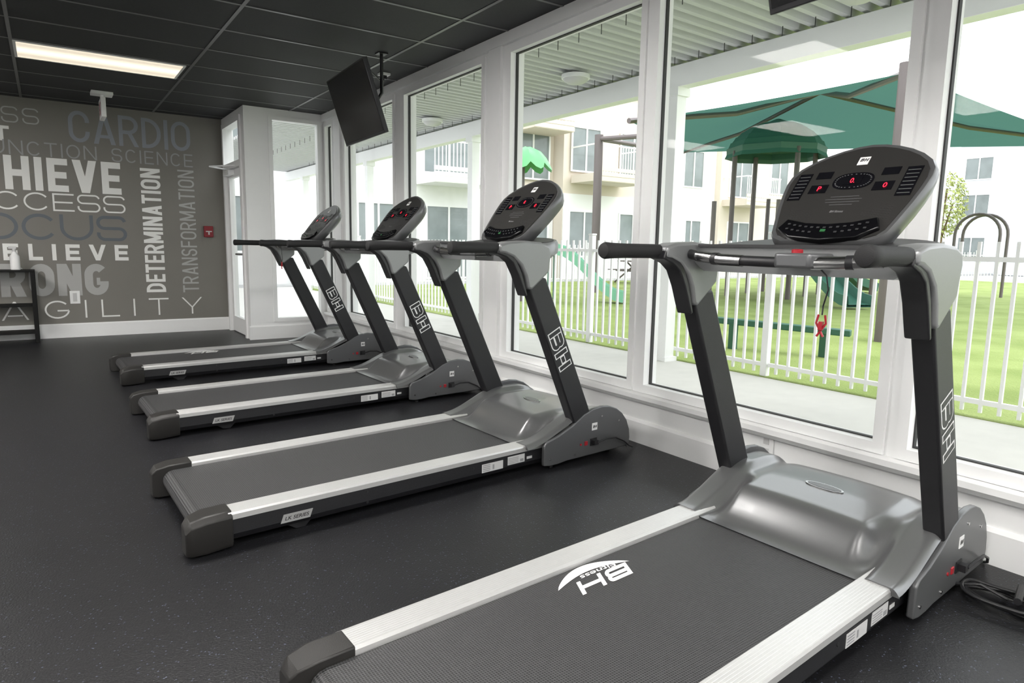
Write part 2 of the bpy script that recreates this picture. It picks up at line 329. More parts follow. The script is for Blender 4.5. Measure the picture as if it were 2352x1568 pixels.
for i,(a,b_) in enumerate(G):
    wo=bpy.data.objects.new('window_%d'%(i+1),None); COL.objects.link(wo); struct(wo,'tall fixed window in a white metal frame')
    zb,zt=.355,2.535
    MB().framex(W-.012,W+.09,a-fb,b_+fb,.307,2.58,fb,zb-.307,fb).obj('window_frame',M_frame,wo,smooth=False)
    MB().framex(W+.034,W+.056,a,b_,zb,zt,.006).obj('gasket',M_gasket,wo,smooth=False)
    MB().box(W+.042,W+.048,a+.002,b_-.002,zb+.002,zt-.002).obj('glass_pane',M_glass,wo,smooth=False)
o=thing('wall_outlet','white duplex outlet on the wall below the windows','outlet',(W-.001,1.93,.20))
MB().box(-.006,0,-.04,.04,-.06,.06).obj('plate',M_white,o,bevel=.002)
MB().box(-.008,-.005,-.015,.015,.01,.04).box(-.008,-.005,-.015,.015,-.04,-.01).obj('socket',M_label,o)
# ------------------------------------------------------------ mural
mural=thing('wall_lettering','large painted fitness words in white and greys on the taupe wall','wall lettering',(0,F,0))
cw=mat('mural_white',(.87,.87,.85),.5); cg=mat('mural_light_grey',(.43,.43,.42),.5); cd=mat('mural_mid_grey',(.34,.34,.345),.5); cb=mat('mural_blue_grey',(.115,.13,.15),.5); cb2=mat('mural_slate',(.27,.29,.325),.5)
words=[('FITNESS',-1.1,.02,2.40,2.57,.014,.035,cg),('FIT',-.60,-.26,2.20,2.36,.034,.02,cw),('CARDIO',.29,1.56,2.25,2.60,.042,.035,cb2),
('FUNCTION',-.58,.55,2.06,2.215,.015,.035,cd),('SCIENCE',.70,1.575,2.06,2.215,.015,.035,cd),('ACHIEVE',-.90,.78,1.68,2.05,.072,.045,cw),('SUCCESS',-.98,.81,1.46,1.66,.018,.03,cw),
('FOCUS',-.90,.81,1.13,1.425,.036,.03,cb),('BELIEVE',-.66,.81,.90,1.085,.040,.09,cw),('STRONG',-.95,.585,.49,.86,.085,.03,cg)]
for t_,x0,x1,z0,z1,wt,gp,m in words:
    g=MB(); stroke_word(g,t_,x1-x0,z1-z0,wt,gp,(x0,0,z0),(1,0,0),(0,0,1)); g.obj('word',m,mural,smooth=False)
for i in range(7):
    g=MB(); stroke_word(g,'AGILITY',2.08,.21,.018,.15,(-.47,0,.225),(1,0,0),(0,0,1),only=i); g.obj('letter',cw,mural,smooth=False)
for t_,x0,x1,z0,z1,wt,gp,m in [('DETERMINATION',.985,1.20,.51,2.01,.034,.018,cw),('TRANSFORMATION',1.395,1.58,.50,2.02,.020,.020,cg)]:
    g=MB(); stroke_word(g,t_,z1-z0,x1-x0,wt,gp,(x1,0,z0),(0,0,1),(-1,0,0)); g.obj('word',m,mural,smooth=False)
o=thing('fire_alarm_pull','red fire alarm pull station on the taupe wall','fire alarm',(1.72,F,1.27))
MB().box(-.055,.055,-.045,0,-.07,.07).obj('housing',mat('dull_red',(.22,.012,.02),.45),o,bevel=.006)
MB().box(-.035,.035,-.052,-.044,-.005,.008).box(-.008,.008,-.052,-.044,-.04,-.005).obj('pull_handle',M_label,o)
o=thing('wall_outlet','white outlet plate on the taupe wall','outlet',(.235,F,.47))
MB().box(-.05,.05,-.006,0,-.075,.075).obj('plate',M_white,o,bevel=.002); MB().box(-.02,.02,-.009,-.005,-.05,.05).obj('socket',M_label,o)
o=thing('exit_sign','white hanging exit sign under the dark ceiling','exit sign',(.58,8.55,H))
MB().box(-.10,.10,-.09,.09,-.03,0).box(-.015,.015,-.03,.03,-.07,-.03).obj('bracket',M_white,o,bevel=.004)
MB().box(-.022,.022,-.16,.16,-.27,-.07).obj('sign_box',M_white,o,bevel=.005)
g=MB(); put_text(g,'EXIT',.22,.12,(-.022,0,-.17),(0,-1,0),(0,0,1),center=True,off=.03); put_text(g,'EXIT',.22,.12,(.022,0,-.17),(0,1,0),(0,0,1),center=True,off=.03); g.obj('sign_text',M_red,o,smooth=False)
o=thing('console_table','black open shelf table against the taupe wall','table',(-.13,F-.03,0))
for xx in (-.04,-1.14):
    for yy in (-.02,-.30): MB().box(xx,xx+.04,yy-.02,yy+.02,0,.78).obj('leg',M_wood,o,bevel=.003)
MB().box(-1.14,.0,-.32,0,.78,.80).obj('table_top',M_wood,o,bevel=.003)
for z in (.40,.10): MB().box(-1.12,-.02,-.31,-.01,z,z+.02).obj('shelf',M_wood,o,bevel=.003)
o=thing('spray_bottle','white cleaning bottle standing on the black table','bottle',(-.30,F-.18,.80))
MB().tube([(0,0,0),(0,0,.005),(0,0,.15),(0,0,.19),(0,0,.20)],[.04,.045,.045,.02,.016],16).obj('bottle_body',M_txt,o)
MB().tube([(0,0,.20),(0,0,.23)],.018,12).box(-.05,.02,-.012,.012,.23,.255).obj('cap',M_label,o)
def lightpanel(x,y,m):
    o=thing('ceiling_light_panel','recessed rectangular fluorescent panel in dark ceiling, all but one added fill','ceiling light',(x,y,H))
    w,d,e=.62,.295,.02
    g=MB(); g.box(-w,w,-d,-d+e,-.008,0); g.box(-w,w,d-e,d,-.008,0); g.box(-w,-w+e,-d+e,d-e,-.008,0); g.box(w-e,w,-d+e,d-e,-.008,0)
    g.obj('panel_frame',M_white,o,smooth=False)
    MB().box(-w+e,w-e,-d+e,d-e,-.006,0).obj('diffuser',m,o,smooth=False)
lightpanel(.50,7.07,M_panel2)
for x,y in [(.50,3.3),(.5,.2),(-2.1,7.07),(-2.1,5.2),(-2.1,3.3),(-2.1,.2),(1.8,-1.7),(-.8,-1.7)]: lightpanel(x,y,M_fill)  # out-of-view panels, added to brighten the room
# ------------------------------------------------------------ televisions
def tv(O):
    t=thing('television','black flat screen television tilted down from a ceiling mount','television',O,group='ceiling mounted televisions')
    w=Vector((.047,.92,0)).normalized(); d=Vector((.17,0,-.52)).normalized(); n=w.cross(d).normalized()
    def bx(g,a0,a1,b0,b1,c0,c1):
        P=lambda a,b,c: w*a+d*b+n*c
        g.hexa([P(a0,b0,c0),P(a1,b0,c0),P(a1,b1,c0),P(a0,b1,c0)],[P(a0,b0,c1),P(a1,b0,c1),P(a1,b1,c1),P(a0,b1,c1)]); return g
    bx(bx(MB(),0,.92,0,.545,-.035,0),.2,.72,.15,.45,-.07,-.035).obj('housing',M_blackplastic,t,bevel=.004)
    bx(MB(),.012,.908,.012,.525,-.001,.0015).obj('screen',M_screen,t,smooth=False)
    c=w*.46+d*.25+n*-.09; top=H-O[2]
    g=MB(); bx(g,.36,.56,.15,.35,-.10,-.07); g.tube([c,(c.x+.12,c.y,c.z+.02),(c.x+.16,c.y,c.z+.08),(c.x+.16,c.y,top-.01)],.014); g.box(c.x+.12,c.x+.20,c.y-.04,c.y+.04,top-.01,top)
    g.obj('ceiling_mount',M_blackplastic,t); return t
tv((1.99,4.88,2.50)); tv((1.97,.67,2.50))
o=thing('ceiling_outlet','white outlet box on the ceiling with a black cord','outlet',(2.62,5.93,H))
MB().box(-.045,.045,-.045,.045,-.02,0).obj('plate',M_white,o,bevel=.003)
MB().tube([(0,0,-.02),(-.01,-.02,-.07),(-.12,-.2,-.12),(-.3,-.4,-.10),(-.42,-.52,-.16)],.005,6).box(-.02,.02,-.02,.02,-.05,-.02).obj('power_cord',M_blackplastic,o)
# ------------------------------------------------------------ treadmill
def treadmill():
    T=thing('treadmill','black and silver gym treadmill with belt, slanted uprights and red digits','treadmill',group='row of treadmills facing the windows')
    prof=[(.305,.118),(.305,.140),(.312,.147)]
    yy=.312
    for k in range(9):
        prof+=[(yy,.147),(yy+.0078,.147),(yy+.0083,.1464),(yy+.0090,.1464)]; yy+=.0095
    prof+=[(.400,.146),(.404,.138),(.404,.118)]
    for s in (1,-1):
        g=MB(); g.prismx([(s*a,b_) for a,b_ in prof],.15,1.72); g.obj('side_rail',M_rail,T,smooth=False)
    for s in (1,-1):
        g=MB(); g.prismx([(s*.36,.035),(s*.385,.035),(s*.40,.06),(s*.40,.119),(s*.33,.119),(s*.33,.06)],.12,1.74)
        g.obj('side_skirt',M_blackpaint,T,smooth=False)
    pts=[]; 
    for k in range(9):
        a=math.pi/2+math.pi*k/8; pts.append((.085+.045*math.cos(a),.083+.045*math.sin(a)))
    pts+=[(1.78,.038),(1.78,.128)]
    MB().prismy(pts,-.30,.30).obj('running_belt',M_belt,T,ang=.5)
    MB().box(.2,1.75,-.33,.33,.045,.115).obj('deck',M_blackpaint,T,smooth=False)
    for s in (1,-1):
        g=MB()
        secs=[(0.0,.01,.115,.325,.400),(.02,.006,.138,.312,.412),(.07,.006,.150,.303,.416),(.165,.012,.152,.302,.412)]
        vs=[];
        for x,z0,z1,a,b_ in secs:
            vs+=[(x,s*a,z0),(x,s*(b_-.012),z0),(x,s*b_,z0+.02),(x,s*b_,z1-.02),(x,s*(b_-.02),z1),(x,s*a,z1)]
        fs=[[0,1,2,3,4,5],[18,19,20,21,22,23]]
        for i in range(3):
            for j in range(6): fs.append((i*6+j,i*6+(j+1)%6,(i+1)*6+(j+1)%6,(i+1)*6+j))
        g.add(vs,fs); g.obj('end_cap',M_cap,T,bevel=.005)
    for s in (1,-1):
        MB().prismy([(.36,.04),(.50,.04),(.46,.0),(.42,.0)],s*.30,s*.36).obj('foot',M_blackplastic,T,bevel=.003)
        MB().tube([(1.78,s*.40,0),(1.78,s*.40,.010),(1.78,s*.40,.011),(1.78,s*.40,.05)],[.014,.014,.005,.005],10).obj('foot',M_blackplastic,T)
        MB().tube([(2.25,s*.34,.035),(2.25,s*.38,.035)],.035,16).obj('wheel',M_blackplastic,T,bevel=.003)
    XE=2.35
    def hz(x,y):
        ay=abs(y)
        c=.133+.110*sm((x-1.635)/.17)+.012*sm((x-1.8)/.2)
        sd=.152+.118*sm((x-1.60)/.42)
        va=.134+.112*sm((x-1.70)/.24)
        wc=1-sm((ay-.225)/.07); ws=sm((ay-.295)/.045)
        t=wc+ws
        z=va*(1-t)+c*wc+sd*ws if t<=1 else (c*wc+sd*ws)/t
        z+=.008*(1-(y/.27)**2)*wc*sm((x-1.68)/.2)
        if x>2.10: 
            t=min(1,(x-2.10)/(XE-2.10)); z=.03+(z-.03)*(max(0,1-t**2.4))**.5
        e=max(0,(ay-.405)/.025); 
        z-=.02*e*e
        return z
    nx,ny=60,100; x0,x1=1.60,XE
    vs=[];fs=[]
    for i in range(nx+1):
        x=x0+(x1-x0)*math.sin(.5*math.pi*i/nx)**.95
        for j in range(ny+1):
            y=-.43+.86*j/ny; vs.append((x,y,hz(x,y)))
    for i in range(nx):
        for j in range(ny): a=i*(ny+1)+j; fs.append((a,a+1,a+ny+2,a+ny+1))
    base=len(vs)
    for j in range(ny+1):
        y=-.43+.86*j/ny; vs.append((x0+.006,y,.128 if abs(y)<.3 else .125))
    for j in range(ny): fs.append((j,j+1,base+j+1,base+j))
    MB().add(vs,fs).obj('motor_hood',M_hood,T,ang=1.2)
    g=MB(); cx,cy=1.97,.0
    ring=[(cx+.026*math.cos(a),.075*math.sin(a)) for a in [2*math.pi*k/28 for k in range(28)]]
    g.prism(ring,lambda p:(p[0],p[1],hz(*p)-.004),lambda p:(p[0],p[1],hz(*p)+.004)); 
    ring2=[(cx+.020*math.cos(a),.066*math.sin(a)) for a in [2*math.pi*k/28 for k in range(28)]]
    g.prism(ring2,lambda p:(p[0],p[1],hz(*p)+.003),lambda p:(p[0],p[1],hz(*p)+.005),1)
    g.obj('hood_emblem',[M_chrome,M_side],T)
    sp=[(1.70,.03),(1.70,.135),(1.72,.155),(1.80,.175),(1.90,.215),(1.98,.262),(2.05,.285),(2.12,.291),(2.18,.284),(2.24,.262),(2.29,.228),(2.33,.182),(2.355,.125),(2.362,.075),(2.355,.04),(2.33,.028),(1.86,.028),(1.80,.022),(1.74,.022)]
    for s in (1,-1):
        MB().prismy(sp,s*.418,s*.442).obj('side_cover',M_side,T,bevel=.006,seg=3)
    for (x,z) in [(2.12,.235),(1.74,.06),(2.26,.19),(1.92,.05)]: MB().tube([(x,-.440,z),(x,-.445,z)],.006,10).obj('screw',M_chrome,T)
    g=MB().box(2.045,2.085,-.4445,-.441,.165,.205); stroke_word(g,'BH',.028,.015,.0038,.003,(2.065,-.4445,.185),(1,0,0),(0,0,1),center=True,shear=.2,mi=1,lift=.0005); g.obj('badge',[M_txt,M_ink],T,smooth=False)
    MB().box(1.992,2.015,-.446,-.440,.088,.112).obj('power_switch',M_red,T,bevel=.002)
    MB().tube([(1.962,-.441,.10),(1.962,-.446,.10)],.006,12).obj('breaker_button',M_red,T)
    MB().box(2.045,2.075,-.47,-.441,.088,.112).box(2.035,2.085,-.446,-.440,.08,.12).obj('power_plug',M_blackplastic,T)
    MB().tube([(2.07,-.468,.10),(2.12,-.478,.115),(2.2,-.478,.11),(2.28,-.47,.075),(2.34,-.455,.035),(2.40,-.43,.008)],.005,8).obj('power_cord',M_blackplastic,T)
    g=MB().box(1.33,1.46,-.4015,-.4,.058,.10).box(1.49,1.60,-.4015,-.4,.066,.108).box(1.615,1.65,-.4015,-.4,.075,.088)
    for k in range(4): g.box(1.335,1.38,-.4020,-.4,.064+.009*k,.068+.009*k,1)
    for k in range(4): g.box(1.495,1.56,-.4020,-.4,.072+.008*k,.075+.008*k,1)
    g.box(1.395,1.405,-.4020,-.4,.066,.09,1);g.box(1.57,1.592,-.4020,-.4,.071,.085,1)
    g.obj('data_sticker',[M_label,M_greyink],T,smooth=False)
    g=MB().prismy([(.345,.054),(.465,.054),(.478,.088),(.358,.088)],-.400,-.4020); put_text(g,'LK SERIES',.100,.015,(.412,-.4020,.071),(1,0,0),(0,0,1),center=True,off=.02,shear=.25,mi=1)
    g.obj('series_label',[mat('silver_label',(.40,.40,.40),.35,metal=.3),M_ink],T,smooth=False)
    for x,z in ((.72,.055),(.72,.10),(1.28,.09)): MB().tube([(x,-.399,z),(x,-.403,z)],.006,8).obj('screw',M_blackplastic,T)
    bx,bz,tx,tz=1.985,.22,1.60,1.00
    dv=Vector((bx-tx,0,bz-tz)).normalized(); uv=Vector((-dv.z,0,dv.x))
    for s in (1,-1):
        ya,yb=s*.372,s*.438
        g=MB(); g.hexa([(bx-.072,ya,bz),(bx+.072,ya,bz),(bx+.072,yb,bz),(bx-.072,yb,bz)],[(tx-.066,ya,tz),(tx+.066,ya,tz),(tx+.066,yb,tz),(tx-.066,yb,tz)])
        up=g.obj('upright',M_blackpaint,T,bevel=.009,seg=3)
        c=Vector((bx,0,bz)).lerp(Vector((tx,0,tz)),.53)
        g=MB(); r=dv; u=uv if s<0 else -uv
        stroke_word(g,'BH',.225,.090,.032,.010,(c.x,yb,c.z),r,u,center=True,lift=.0008,mi=0)
        stroke_word(g,'BH',.225,.090,.032,.010,(c.x,yb,c.z),r,u,center=True,lift=.0016,mi=1,thin=.0055)
        g.obj('logo',[M_txt,M_blackpaint],up,smooth=False,recalc=False)
        bp_=[(1.365,1.120),(1.365,1.158),(1.42,1.172),(1.52,1.178),(1.62,1.172),(1.675,1.155),(1.688,1.12),(1.682,1.075),(1.680,1.03),(1.57,.942),(1.548,.95),(1.530,1.01),(1.500,1.06),(1.45,1.10),(1.40,1.117)]
        MB().prismy(bp_,s*.366,s*.446).obj('handle_bracket',M_silver,T,bevel=.012,seg=3,label='silver plastic bracket')
        cl_=[(1.362,1.136,.020),(1.42,1.114,.016),(1.462,1.082,.013),(1.500,1.02,.012),(1.526,.96,.010),(1.545,.915,.007)]
        L1=[];L2=[]
        for i,(a,b_,hw) in enumerate(cl_):
            p0=cl_[max(i-1,0)];p1=cl_[min(i+1,len(cl_)-1)]; e=Vector((p1[0]-p0[0],p1[1]-p0[1])).normalized(); L1.append((a-e.y*hw,b_+e.x*hw)); L2.append((a+e.y*hw,b_-e.x*hw))
        MB().prismy(L1+L2[::-1],s*.370,s*.438).obj('handle_liner',M_blackplastic,T,bevel=.006,seg=3)
        o0=.045
        MB().tube([(1.055+o0,s*.425,1.142),(1.058+o0,s*.425,1.142),(1.068+o0,s*.425,1.142),(1.10+o0,s*.425,1.142),(1.20,s*.423,1.142),(1.34,s*.415,1.142),(1.372,s*.412,1.142),(1.376,s*.41,1.142)],[.016,.024,.028,.026,.0245,.0245,.024,.02],18).obj('hand_grip',M_foam,T)
    g=MB(); g.tube([(1.50,-.37,1.135),(1.47,-.3,1.125),(1.455,-.2,1.118),(1.45,0,1.115),(1.455,.2,1.118),(1.47,.3,1.125),(1.50,.37,1.135)],.017,14); g.obj('cross_bar',M_blackplastic,T)
    for s in (1,-1):
        g=MB(); g.tube([(1.476,s*.315,1.127),(1.455,s*.20,1.118),(1.452,s*.12,1.116)],.0195,16); g.obj('pulse_sensor',M_chrome,T,label='chrome pulse sensor sleeve')
        g=MB(); g.tube([(1.462,s*.24,1.121),(1.459,s*.22,1.120)],.021,16); g.obj('sensor_band',M_blackplastic,T)
    yh=-.07
    cl=MB().prismz([(1.42,yh-.055),(1.42,yh+.055),(1.46,yh+.08),(1.52,yh+.08),(1.56,yh+.05),(1.56,yh-.05),(1.52,yh-.08),(1.46,yh-.08)],1.10,1.145).obj('safety_key_housing',M_side,T,bevel=.008)
    MB().tube([(1.45,yh,1.145),(1.45,yh,1.155),(1.45,yh,1.157)],[.017,.017,.010],16).obj('stop_button',M_red,cl)
    def outline(k,n=22):
        P=[(1.53,-.37*k),]
        for i in range(n+1):
            a=-math.pi/2+math.pi*i/n
            P.append((1.66+.26*k*max(0,math.cos(a))**.75,.40*k*math.sin(a)))
        P.append((1.53,.37*k)); return P
    P0=outline(1.0);P1=outline(.88);g=MB(); n=len(P0)
    lv=[(P1,1.075),(P0,1.105),(P0,1.150),(outline(.975),1.166)]
    vs=[(p[0],p[1],z+.03*max(0,(p[0]-1.7))/.2) for P,z in lv for p in P]; fs=[list(range(n))[::-1],list(range(3*n,4*n))]
    for i in range(3):
        for j in range(n): fs.append((i*n+j,i*n+(j+1)%n,(i+1)*n+(j+1)%n,(i+1)*n+j))
    g.add(vs,fs); g.obj('console_tray',M_silver,T,ang=.8)
    Pt=outline(.95); MB().prism(Pt,lambda p:(p[0]-.01,p[1],1.160+.03*max(0,(p[0]-1.7))/.2),lambda p:(p[0]-.01,p[1],1.170+.03*max(0,(p[0]-1.7))/.2)).obj('tray_insert',mat('dark_mesh_plastic',(.03,.03,.032),.5,noise=.5,nscale=400),T)
    # console
    yc=-.035
    O=Vector((1.665,yc,1.187)); U=Vector((.30,0,.34)).normalized(); Y=Vector((0,1,0)); Nn=Y.cross(U)*1.0
    if Nn.x>0: Nn=-Nn
    def cp(y,s,c): return O+Y*y*.95+U*s*1.02+Nn*c
    def sil(k=1.,dy=0.):
        R=[]
        key=[(.15,-.008),(.185,.005),(.205,.03),(.222,.09),(.238,.15),(.250,.21),(.256,.26),(.252,.295),(.232,.33),(.195,.362),(.15,.388),(.10,.408),(.05,.421),(0,.426)]
        for y,s in key: R.append((y*k,.21+(s-.21)*k))
        R+=[(-y,s) for y,s in R[-2::-1]]
        return R
    g=MB(); A=sil(1.0);n=len(A)
    lv=[(sil(.80),-.085),(sil(.95),-.065),(sil(1.02),-.028),(sil(1.025),-.008),(sil(1.0),.006),(sil(.96),.004)]
    vs=[cp(y,s,c) for P,c in lv for y,s in P]; fs=[list(range(n)),list(range((len(lv)-1)*n,len(lv)*n))]
    for i in range(len(lv)-1):
        for j in range(n): fs.append((i*n+j,i*n+(j+1)%n,(i+1)*n+(j+1)%n,(i+1)*n+j))
    g.add(vs,fs); C=g.obj('console',[mat('console_grey',(.13,.132,.135),.32,metal=.4,noise=.08,nscale=400,coat=.1)],T,ang=.7)
    g=MB(); B=sil(.945); g.prism(B,lambda p:cp(p[0],p[1],.003),lambda p:cp(p[0],p[1],.007)); g.obj('faceplate',M_face,C,smooth=False)
    def rect(y,s,w,h,c0=.006,c1=.009,mi=0,g=None):
        g=g or MB(); g.hexa([cp(y-w/2,s-h/2,c0),cp(y+w/2,s-h/2,c0),cp(y+w/2,s+h/2,c0),cp(y-w/2,s+h/2,c0)],[cp(y-w/2,s-h/2,c1),cp(y+w/2,s-h/2,c1),cp(y+w/2,s+h/2,c1),cp(y-w/2,s+h/2,c1)],mi); return g
    dimp=mat('dim_print',(.10,.10,.105),.5)
    for sg in (1,-1):
        rect(sg*.118,.290,.058,.032).obj('display',M_disp,C,smooth=False)
        rect(sg*.115,.225,.066,.038).obj('display',M_disp,C,smooth=False)
        g=rect(sg*.193,.240,.050,.125)
        for k in range(7): rect(sg*.193,.188+.0165*k,.040,.003,.009,.0095,1,g)
        g.obj('feature_list',[M_disp,dimp],C,smooth=False)
    el=lambda a,b_:[(a*math.copysign(abs(math.cos(t))**.8,math.cos(t)),.255+b_*math.copysign(abs(math.sin(t))**.8,math.sin(t))) for t in [2*math.pi*k/32 for k in range(32)]]
    MB().prism(el(.072,.038),lambda p:cp(p[0],p[1],.006),lambda p:cp(p[0],p[1],.009)).obj('display',M_disp,C,smooth=False)
    g=MB(); E=el(.062,.030)
    for k in range(0,32): 
        y,s=E[k]; rect(y,s,.005,.003,.009,.0095,0,g)
    g.obj('track_marks',mat('track_grey',(.10,.10,.105),.5),C,smooth=False)
    rect(0,.255,.062,.034,.009,.0105).obj('display',M_disp,C,smooth=False)
    R_=-Y
    def ct(body,w,h,y,s,m,c=.0105,name='print',par=C,**k):
        g=MB(); put_text(g,body,w,h,cp(y,s,c),R_,U,center=True,**k); return g.obj(name,m,par,smooth=False)
    ct('0.',.016,.022,0,.255,M_led,name='led_digits'); ct('P',.012,.021,.110,.225,M_led,name='led_digits'); ct('0',.012,.021,-.122,.225,M_led,name='led_digits')
    rect(0,.348,.038,.036,.006,.0085).obj('badge',M_txt,C,smooth=False)
    g=MB(); stroke_word(g,'BH',.026,.014,.0036,.002,cp(0,.351,.0085),R_,U,center=True,shear=.2,lift=.0005); g.obj('badge_print',M_ink,C,smooth=False)
    for k,wd in enumerate([.10,.13,.12,.08]): rect(0,.185-.012*k,wd,.0022,.006,.008).obj('print',dimp,C,smooth=False)
    ct('BH fitness',.045,.010,0,.118,M_greyink,c=.008,name='print',shear=.2)
    for sg in (1,-1):
        g=MB()
        for i in range(9):
            for j in range(6-i//2): rect(sg*(.180-.011*i),.085+.010*j+.002*i,.005,.005,.006,.0078,0,g)
        g.obj('speaker_grille',M_ink,C,smooth=False)
    g=MB(); K=[(-.18,.035),(-.12,-.005),(0,-.018),(.12,-.005),(.18,.035),(.16,.08),(.08,.060),(0,.054),(-.08,.060),(-.16,.08)]
    g.prism(K,lambda p:cp(p[0],p[1],.0),lambda p:cp(p[0],p[1],.022-.05*(p[1]-.03))); g.obj('keypad',M_screen,C,bevel=.004)
    g=MB()
    for i in range(-6,7):
        for j in range(2):
            if abs(i)<2 and j==0: continue
            rect(i*.023,.012+.021*j+.0005*i*i,.010,.006,.024,.0255,0,g)
    g.obj('button',mat('dark_button',(.04,.04,.043),.4),C,smooth=False)
    rect(.0,.02,.018,.010,.024,.026).obj('start_button',M_greenbtn,C,smooth=False)
    return T
T=treadmill()
def adj(me):
    for v in me.vertices: v.co.y+=.05*v.co.x-.035*max(0,v.co.z-.25)
def tree(o):
    r=[o]
    for c in children(o): r+=tree(c)
    return r
for o in tree(T):
    if o.type=='MESH': adj(o.data)
rz=math.radians(2.0)
pos=[(.42,1.185),(.33,2.955),(.40,4.665),(.40,6.425)]
T.location=(*pos[1],0); T.rotation_euler=(0,0,rz)
def belt_logo(T,xx,yc=.195):
    g=MB(); stroke_word(g,'BH',.225,.066,.0165,.014,(xx+.01,yc,.1285),(-1,0,0),(0,-1,0),center=True,shear=.5,lift=.0006)
    put_text(g,'Fitness',.16,.022,(xx+.01,yc+.046,.1285),(-1,0,0),(0,-1,0),center=True,off=.01,shear=.2,lift=.0006)
    n=24; a=[];b_=[]
    for i in range(n+1):
        t=i/n; x=xx-.18+.32*t; a.append((x,yc+.030+.070*math.sin(math.pi*t)**.8)); b_.append((x,yc+.030+.034*math.sin(math.pi*t)))
    for i in range(n): g.add([(a[i][0],a[i][1],.1292),(a[i+1][0],a[i+1][1],.1292),(b_[i+1][0],b_[i+1][1],.1292),(b_[i][0],b_[i][1],.1292)],[(0,1,2,3)])
    q=g.obj('belt_logo',M_txt,T,smooth=False); adj(q.data)
Tc=copy_tree(T); Tc.location=(*pos[2],0)
Td=copy_tree(T); Td.location=(*pos[3],0); Td['label']='treadmill with red safety clip and white print on its belt'
Ta=copy_tree(T); Ta.location=(*pos[0],0); Ta['label']='treadmill with white belt print and hanging red safety clip'
belt_logo(Ta,.97); belt_logo(Td,.76)
for TT,yy in ((Ta,-.165),(Td,.1)):
    q=MB().tube([(1.46,yy+.04,1.115),(1.46,yy,1.08),(1.46,yy-.01,1.04),(1.47,yy+.005,.99),(1.46,yy,.965)],.0025,6).obj('safety_cord',M_blackplastic,TT); adj(q.data)
    q=MB().tube([(1.46,yy+.010,.965),(1.46,yy+.015,.94),(1.46,yy-.010,.90)],.0035,6).tube([(1.46,yy-.010,.965),(1.46,yy-.015,.94),(1.46,yy+.010,.90)],.0035,6).box(1.453,1.467,yy-.006,yy+.006,.92,.945).obj('safety_clip',M_red,TT); adj(q.data)
# coiled cord
o=thing('coiled_power_cord','loosely coiled black power cord lying on rubber floor','power cord',(2.55,.75,0))
g=MB()
for k in range(5):
    pts=[]; rx=.05+.008*k; ry=.16-.012*k
    for i in range(28):
        a=2*math.pi*i/28; pts.append((-.01*k+rx*math.cos(a)+.012*math.sin(3*a+k),.01*k+ry*math.sin(a),.006+.009*k+.004*math.sin(2*a+k)))
    g.tube(pts,.0055,8,closed=True)
g.tube([(-.02,.03,.03),(-.05,.10,.06),(-.06,.18,.03),(-.04,.26,.01),(.05,.36,.007),(.2,.45,.007)],.0055,8)
g.obj('cord_loop',M_blackplastic,o)
MB().tube([(-.06,-.01,.052),(.06,.02,.054)],.012,10).obj('cord_tie',M_blackplastic,o)
# ------------------------------------------------------------ exterior
tag(MB().box(3.0,5.42,-8,18.,-.12,-.015).box(2.06,3.0,JY+.15,18.,-.12,-.015).obj('concrete_walkway',M_conc,smooth=False),'pale concrete walkway along the windows','walkway',kind='stuff')
tag(MB().box(5.42,34,-12,18.0,-.12,-.01).obj('lawn',M_grass,smooth=False),'bright green artificial turf of the playground','lawn',kind='stuff')
tag(MB().box(-40,120,-60,80,-.3,-.13).box(-10.0,49,18.02,19.5,-.13,-.02).obj('pavement',M_asphalt,smooth=False),'light grey pavement around the playground','pavement',kind='stuff')
def fence_panel(n=20,L=2.5,h=1.25,parts=True,group='white picket fence panels'):
    t=thing('fence_panel','white metal picket fence panel beside green turf','fence',group=group)
    MB().box(-.032,.032,-.032,.032,0,h+.06).box(-.038,.038,-.038,.038,h+.06,h+.08).obj('post',M_fence,t,bevel=.004)
    for a,b_ in ((.09,.125),(h-.14,h-.105)): MB().box(-.016,.016,.035,L-.042,a,b_).obj('rail',M_fence,t,smooth=False)
    if parts:
        first=None
        for i in range(n):
            y=(i+1)*L/(n+1)
            if first is None: first=MB().box(-.011,.011,-.011,.011,.03,h).obj('picket',M_fence,t,smooth=False); q=first
            else: q=first.copy(); COL.objects.link(q)
            q.location=(0,y,0)
    else:
        g=MB()
        for i in range(n): y=(i+1)*L/(n+1); g.box(-.011,.011,y-.011,y+.011,.03,h)
        q=g.obj('pickets',M_fence,t,smooth=False); q['kind']='stuff'
    return t
fp=fence_panel(); fp.location=(5.48,-1.22,-.01)
for k in range(1,5):
    q=copy_tree(fp); q.location=(5.48,-1.22+2.5*k,-.01)
fq=fence_panel(parts=False,group='distant white picket fence panels'); fq.location=(5.48,11.28,-.01)
for k in range(1,3):
    q=copy_tree(fq); q.location=(5.48,11.28+2.5*k,-.01)
for k in range(10):
    q=copy_tree(fq); q.location=(7.96+2.5*k,17.9,-.01); q.rotation_euler=(0,0,math.pi/2)
for k in range(6):
    q=copy_tree(fq); q.location=(33.,2.8+2.5*k,-.01)
